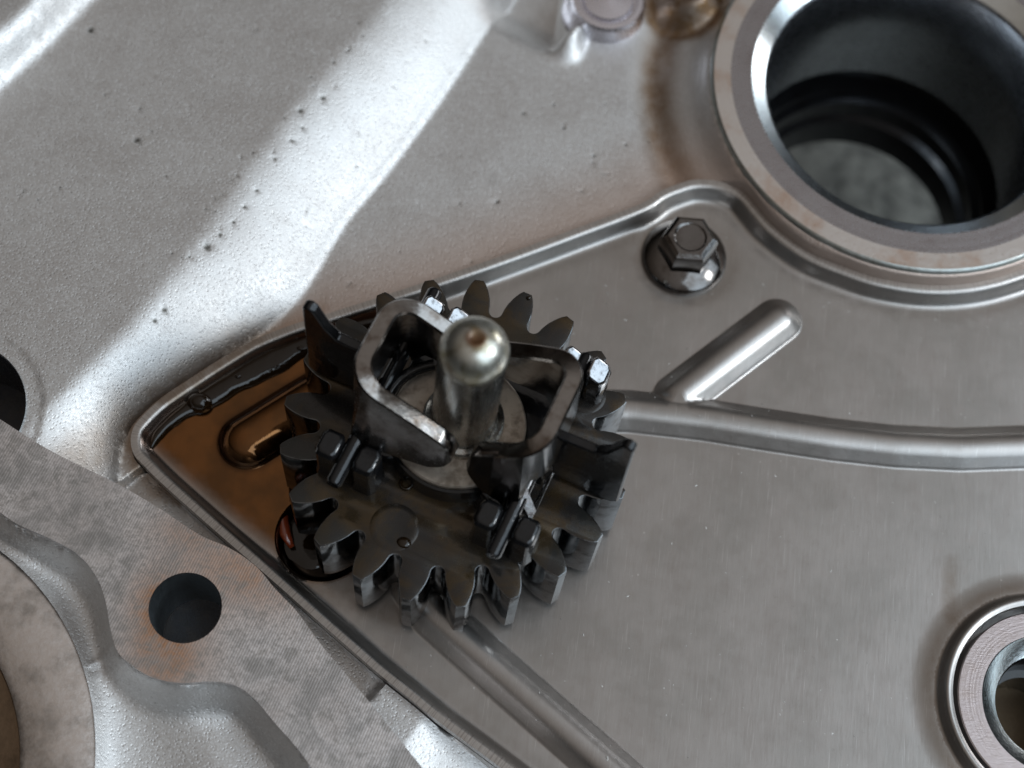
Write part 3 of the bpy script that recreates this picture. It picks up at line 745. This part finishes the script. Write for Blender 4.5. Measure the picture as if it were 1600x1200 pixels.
def flyweight(sv, ua, ub, vweb, tip1, tip2, pv, dep, spl, facemat):
    """stamped U-shaped arm: front cheek, web and rear cheek in one strip, sv = side of the shaft"""
    th = 1.75; R_ = 2.7
    # path of the strip's mid line in (u, v), from the front cheek's tip round the web to the rear cheek's tip
    path = []; seg = []
    def vv(x): return x*sv
    cor = lambda cu, cv, a0, a1: [(cu+R_*math.cos(a), cv+R_*math.sin(a)) for a in np.linspace(a0, a1, 7)]
    A = [(ua, x) for x in np.linspace(tip1, vweb-R_, 16)]
    c1 = [(ua+R_-R_*math.cos(a), vweb-R_+R_*math.sin(a)) for a in np.linspace(0, math.pi/2, 8)][1:]
    Bw = [(x, vweb) for x in np.linspace(ua+R_, ub-R_, 8)][1:]
    c2 = [(ub-R_+R_*math.sin(a), vweb-R_+R_*math.cos(a)) for a in np.linspace(0, math.pi/2, 8)][1:]
    D = [(ub, x) for x in np.linspace(vweb-R_, tip2, 16)][1:]
    path = np.array(A+c1+Bw+c2+D)
    t = np.gradient(path, axis=0); t /= np.hypot(*t.T)[:, None]; nr = np.c_[t[:, 1], -t[:, 0]]
    out = path-nr*th/2; inn_ = path+nr*th/2
    def top(p):
        x = p[1]; tp = tip1 if p[0] < (ua+ub)/2 else tip2
        s = np.clip((x-tp)/(vweb-tp), 0, 1)
        z = 19.6+6.2*(s**.8)
        e = np.clip((x-tp)/1.1, 0, 1)
        return z-1.2*(1-math.sqrt(max(0, 1-(1-e)**2)))
    def bot(p):
        x = p[1]; tp = tip1 if p[0] < (ua+ub)/2 else tip2
        incheek = abs(p[0]-ua) < .3 or abs(p[0]-ub) < .3
        e = np.clip((x-tp)/1.6, 0, 1)
        z = 18.0-dep*math.sqrt(min(1, max(0, (x-tp)/2.2)))
        if incheek:
            q = abs(x-pv)
            if q < 1.75: z = min(z, 15.6-math.sqrt(1.75**2-q*q))
            elif x > pv: z = 15.8+(x-pv-1.7)*2.2
            z = min(z, 18.5)
        else: z = 18.5
        return z
    V = []; Fc = []; m = len(path)
    for i, p in enumerate(path):
        zt, zb = top(p), bot(p); c = (out[i]+inn_[i])/2
        bv = .22; inc = (abs(p[0]-ua) < .3); k_s = spl*(zt-zb)/5.5 if inc else .25
        nb = (out[i]-inn_[i])/np.linalg.norm(out[i]-inn_[i])*k_s
        for q, zz, sh in ((out[i]+nb, zb, 0), (out[i], zt-bv, 0), (out[i]*(1-.12)+inn_[i]*.12, zt, 0), (inn_[i]*(1-.12)+out[i]*.12, zt, 0), (inn_[i], zt-bv, 0), (inn_[i]+nb, zb, 0)):
            V.append(L(q[0], vv(q[1]), zz))
    for i in range(m-1):
        for k_ in range(6):
            k2 = (k_+1) % 6; Fc.append((i*6+k_, i*6+k2, (i+1)*6+k2, (i+1)*6+k_))
    Fc.append(tuple(range(5, -1, -1))); Fc.append(tuple((m-1)*6+k_ for k_ in range(6)))
    if sv > 0: Fc = [f[::-1] for f in Fc]
    fly = mesh("flyweight_arm", V, Fc, [ARMSTEEL, facemat], gear, smooth=38, mi=[1 if (i % 6 == 0 and i < 6*(m-1)) else 0 for i in range(len(Fc))])
    # blade standing out from the web, with upturned end
    vo_ = vweb+th/2
    pf = [(vo_-.8, 21.6), (14.0, 21.9), (15.1, 23.2), (16.2, 26.0), (16.8, 26.4), (17.5, 26.0), (17.7, 12.4), (17.0, 11.6), (14.0, 11.7), (vo_+.2, 12.2), (vo_-.8, 18)]
    if sv < 0: pf = [(v_ if v_ < 12 else v_-.9, z_) for v_, z_ in pf]
    u_a, u_b = -.15, .95; n = len(pf)
    V = [L(u_a, vv(b), c) for b, c in pf]+[L(u_b, vv(b), c) for b, c in pf]
    Fc = [tuple(range(n)), tuple(range(2*n-1, n-1, -1))]+[(i, n+i, n+(i+1) % n, (i+1) % n) for i in range(n)]
    if sv < 0: Fc = [f[::-1] for f in Fc]
    mesh("flyweight_blade", V, Fc, BLACKOIL, gear, smooth=30, bevel=.22)
    # folded brackets that carry the web on the pin
    for uu in (ua+1.2, ub-2.0):
        V, Fc = [], []
        tri = [(pv-.2, 14.6), (pv+1.4, 14.8), (vweb+.6, 18.4), (vweb+.2, 19.4), (pv+.6, 19.0)]
        n = len(tri)
        V = [L(uu, vv(b), c) for b, c in tri]+[L(uu+.8, vv(b), c) for b, c in tri]
        Fc = [tuple(range(n)), tuple(range(2*n-1, n-1, -1))]+[(i, n+i, n+(i+1) % n, (i+1) % n) for i in range(n)]
        if sv < 0: Fc = [f[::-1] for f in Fc]
        mesh("pin_bracket", V, Fc, DARKSTEEL, gear, smooth=30, bevel=.15)
    return fly
ARMFACE = m_metal('arm_outer_face', (.25, .24, .235), .24, var=.8, nscale=.4, dark=(.06, .045, .035), coat=.3, bump=.15)
flyweight(-1, -4.35, 5.2, 9.1, -1.6, -1.5, 8.1, 1.9, 1.0, ARMFACE)
flyweight(1, -3.9, 6.6, 9.55, 3.0, .2, 8.9, 2.4, 1.0, DARKSTEEL)
A4 = [(*un(800, 756, 18.2), 18.2), (*un(820, 752, 17.4), 17.4), (*un(839, 798, 13.9), 13.9), (*un(829, 815, 14.2), 14.2)]
B4 = [(x-.35, y+.1, z_-.5) for x, y, z_ in A4]
V = A4+B4; Fc = [(3, 2, 1, 0), (4, 5, 6, 7)]+[(i, (i+1) % 4, 4+(i+1) % 4, 4+i) for i in range(4)]
mesh("gusset", V, Fc, GLINTSTEEL, gear, smooth=30, bevel=.1)
A4 = [(*un(866, 738, 16.5), 16.5), (*un(858, 746, 16.2), 16.2), (*un(832, 795, 12.8), 12.8), (*un(840, 797, 12.8), 12.8)]
B4 = [(x-.1, y+.3, z_-.4) for x, y, z_ in A4]
V = A4+B4
mesh("gusset", V, Fc, GLINTSTEEL, gear, smooth=30, bevel=.1)
# return lever between the shaft and the left arm
pth = [L(6.2*math.cos(a)-.6, 7.0*math.sin(a)*-1-.4, 15.4) for a in np.linspace(math.radians(38), math.radians(100), 14)]
V, Fc = tube(pth, .62, 14)
mesh("lever_wire", V, Fc, BLACKOIL, gear, smooth=50)
V, Fc = tube([L(5.6, -4.6, 14.9), L(6.9, -4.3, 17.2)], [1.0, .95], 24); mesh("lever_eye", V, Fc, DARKSTEEL, gear, smooth=40, bevel=.15)

# washer and spindle
wash = thing("thrust_washer", (GX, GY, ZG+2.5), "worn brownish round steel washer lying around the foot of the domed spindle", "washer")
lathe("washer_disc", [(3.3, ZG+2.5), (6.75, ZG+2.5), (6.85, ZG+2.65), (6.85, ZG+3.15), (6.7, ZG+3.3), (3.3, ZG+3.3)], (GX, GY), WASHER, wash, 96, smooth=30, closed=True)
sp = thing("spindle", (GX+.3, GY+.2, ZG+3.3), "upright round steel spindle with domed tip in the middle of the gear", "spindle")
zt = ZG+3.3
def lean(x, y, zz):
    k_ = (zz-zt)/20; return (x+.55*k_+.0, y+.2*k_, zz)
pr_ = [(4.15, zt), (4.1, zt+.75), (3.85, zt+.95), (3.45, zt+1.0), (3.25, zt+1.3), (3.22, zt+3.0), (3.2, zt+9), (3.2, 30.3)]
lathe("spindle_shaft", pr_, (GX+.45, GY+.25), SPINDLE, sp, 72, smooth=60, tilt=lean)
dm = [(3.2, 30.3), (3.24, 30.4)]+[(3.26*math.cos(a), 30.9+3.1*math.sin(a)) for a in np.linspace(0, math.radians(74), 16)]
dm += [(.75, 30.9+3.02), (.55, 30.9+2.90), (.01, 30.9+2.86)]
do_ = lathe("domed_tip", dm, (GX+.45, GY+.25), DOME, sp, 72, smooth=80, tilt=lean)
me = do_.data; co = np.empty(len(me.vertices)*3); me.vertices.foreach_get("co", co); co = co.reshape(-1, 3)
zr = co[:, 2]; zr = (zr-zr.min())/(zr.max()-zr.min())
at = me.attributes.new("tipmark", 'FLOAT', 'POINT'); cxy = co[zr > .9][:, :2].mean(0); rr2 = np.hypot(*(co[:, :2]-cxy).T)/S
at.data.foreach_set("value", (.85*sm((1.3-rr2)/.6)*(.5+.5*sm(((cxy[1]-co[:, 1])/S+1.1)/1.6))).astype(np.float32))

# ------------------------------------------------------------------ oil
def blob_strip(path, wid, hgt, name, label, cat, mat=OIL, z0=0.02):
    P = catmull(path, 6); m = len(P); w_ = np.interp(np.linspace(0, 1, m), np.linspace(0, 1, len(wid)), wid)
    w_ = w_*(1+.10*np.sin(np.arange(m)*.5)+.04*np.sin(np.arange(m)*1.3+1))
    t = np.gradient(P, axis=0); t /= np.hypot(*t.T)[:, None]; nr = np.c_[-t[:, 1], t[:, 0]]
    V = []; Fc = []; K = 9
    for i in range(m):
        e = math.sin(math.pi*min(1, max(0, (i+.3)/(m-.4))))**.35
        for k_ in range(K):
            a = -1+2*k_/(K-1); V.append((*(P[i]+nr[i]*a*w_[i]*.5*e), z0+hgt*e*(1-a*a)**.6))
    for i in range(m-1):
        for k_ in range(K-1): Fc.append((i*K+k_, i*K+k_+1, (i+1)*K+k_+1, (i+1)*K+k_))
    o = mesh(name, V, Fc, mat, None, (P[m//2][0], P[m//2][1], 0), smooth=None)
    return tagg(o, label, cat)
blob_strip(upl([(236, 700), (250, 675), (285, 645), (330, 618), (380, 588), (440, 556), (500, 527), (560, 507), (620, 492)], .2), [1.0, 1.7, 1.8, 2.9, 3.3, 3.3, 3.0, 2.2, 1.2], .8, "oil_streak",
           "black streak of oil lying along the inside of the plate's upper left edge", "oil")
def drop(px, py, z, rx, ry, h, name, label, mat=OIL, group=None):
    x, y = un(px, py, z); V = []; Fc = []; n = 20; K = 7
    for k_ in range(K):
        a = math.pi/2*k_/(K-1)
        for i in range(n):
            b = 2*math.pi*i/n; V.append((x+rx*math.cos(a)*math.cos(b), y+ry*math.cos(a)*math.sin(b), z+h*math.sin(a)))
    for k_ in range(K-1):
        for i in range(n): Fc.append((k_*n+i, k_*n+(i+1) % n, (k_+1)*n+(i+1) % n, (k_+1)*n+i))
    o = mesh(name, V, Fc, mat, None, (x, y, z), smooth=None); return tagg(o, label, "oil drop", group)
drop(312, 630, .35, 1.45, 1.15, 1.3, "oil_drop", "large round black oil drop at the left end of the oil streak on the plate")
drop(372, 588, .75, .38, .32, .3, "oil_drop", "tiny oil bubble on the black oil streak, right of the large drop", )
drop(470, 545, .65, .5, .3, .3, "oil_drop", "small oil bubble on the streak beside the pointed left blade")
drop(631, 848, ZG, .75, .6, .35, "oil_drop", "glinting oil drop on the gear face just above the lower teeth")
drop(826, 466, ZG-.02, .28, .26, .28, "oil_drop", "tiny bright oil drop on the tip of an upper gear tooth")
# added red bead standing for a gasket's reflection in the dimple's oil
V, Fc = tube([un(447, 795, -1.2)+(-1.2,), un(442, 815, -1.0)+(-1.0,), un(446, 835, -1.0)+(-1.0,), un(456, 855, -1.2)+(-1.3,)], [.3, .62, .62, .3], 14)
o = mesh("red_reflection_bead", V, Fc, AMBER, None, (*un(444, 825, -1), -1.2), smooth=None); tagg(o, "amber red bead standing for a reflection in the round recess beside the gear's lower left teeth", "reflection bead")
blob_strip(upl([(487, 800), (490, 845), (512, 880)], -2.6), [5.6, 7.4, 5.4], .3, "oil_puddle", "dark oil puddle in the round recess below the gear's left teeth", "oil", OIL, -2.25)
# small curled drip on the gear face
V, Fc = tube([L(-5.9, -2.2, 12.6)]+[L(-7.0+.6*math.cos(a), -2.4+.55*math.sin(a), ZG+.15) for a in np.linspace(1.2, 5.0, 9)], [.12]+[.17]*9, 10)
o = mesh("oil_drip", V, Fc, OIL, None, L(-7, -2.4, ZG), smooth=None); tagg(o, "thin curled oil drip on the gear face below the brown washer", "oil drip")

# grit: tiny chips and flecks lying on the plate
V = []; Fc = []
cnt = 0
while cnt < 170:
    px, py = rng.uniform(620, 1600), rng.uniform(330, 1200); x, y = un(px, py, 0)
    P_ = np.array([[x, y]])
    if not inside(P_, rim)[0] or pdist(P_, rim, True)[0][0] < 2.6 or math.hypot(x-GX, y-GY) < 18.3 or math.hypot(x-BC[0], y-BC[1]) < 15: continue
    zz = float(plate_z(P_, np.array([9.0]))[0]); r_ = rng.uniform(.04, .13)*(1 if cnt % 3 else 1.3); a = rng.uniform(0, 6.28); o_ = len(V)
    for k_ in range(6):
        b = k_*math.pi/3; q = r_*rng.uniform(.5, 1.2); dx, dy = q*math.cos(b)*1.5, q*math.sin(b)*.8
        V.append((x+dx*math.cos(a)-dy*math.sin(a), y+dx*math.sin(a)+dy*math.cos(a), zz-.01))
    V.append((x, y, zz+r_*.45))
    for k_ in range(6): Fc.append((o_+k_, o_+(k_+1) % 6, o_+6))
    cnt += 1
GRIT = m_metal("pale_grit", (.55, .53, .50), .5, metal=.3, nscale=.4, var=.9, dark=(.06, .05, .04))
o = mesh("grit", V, Fc, GRIT, None, (20, 60, 0), smooth=None); o["kind"] = "stuff"; tagg(o, "tiny pale and dark grit flecks scattered over the grey steel plate", "grit")
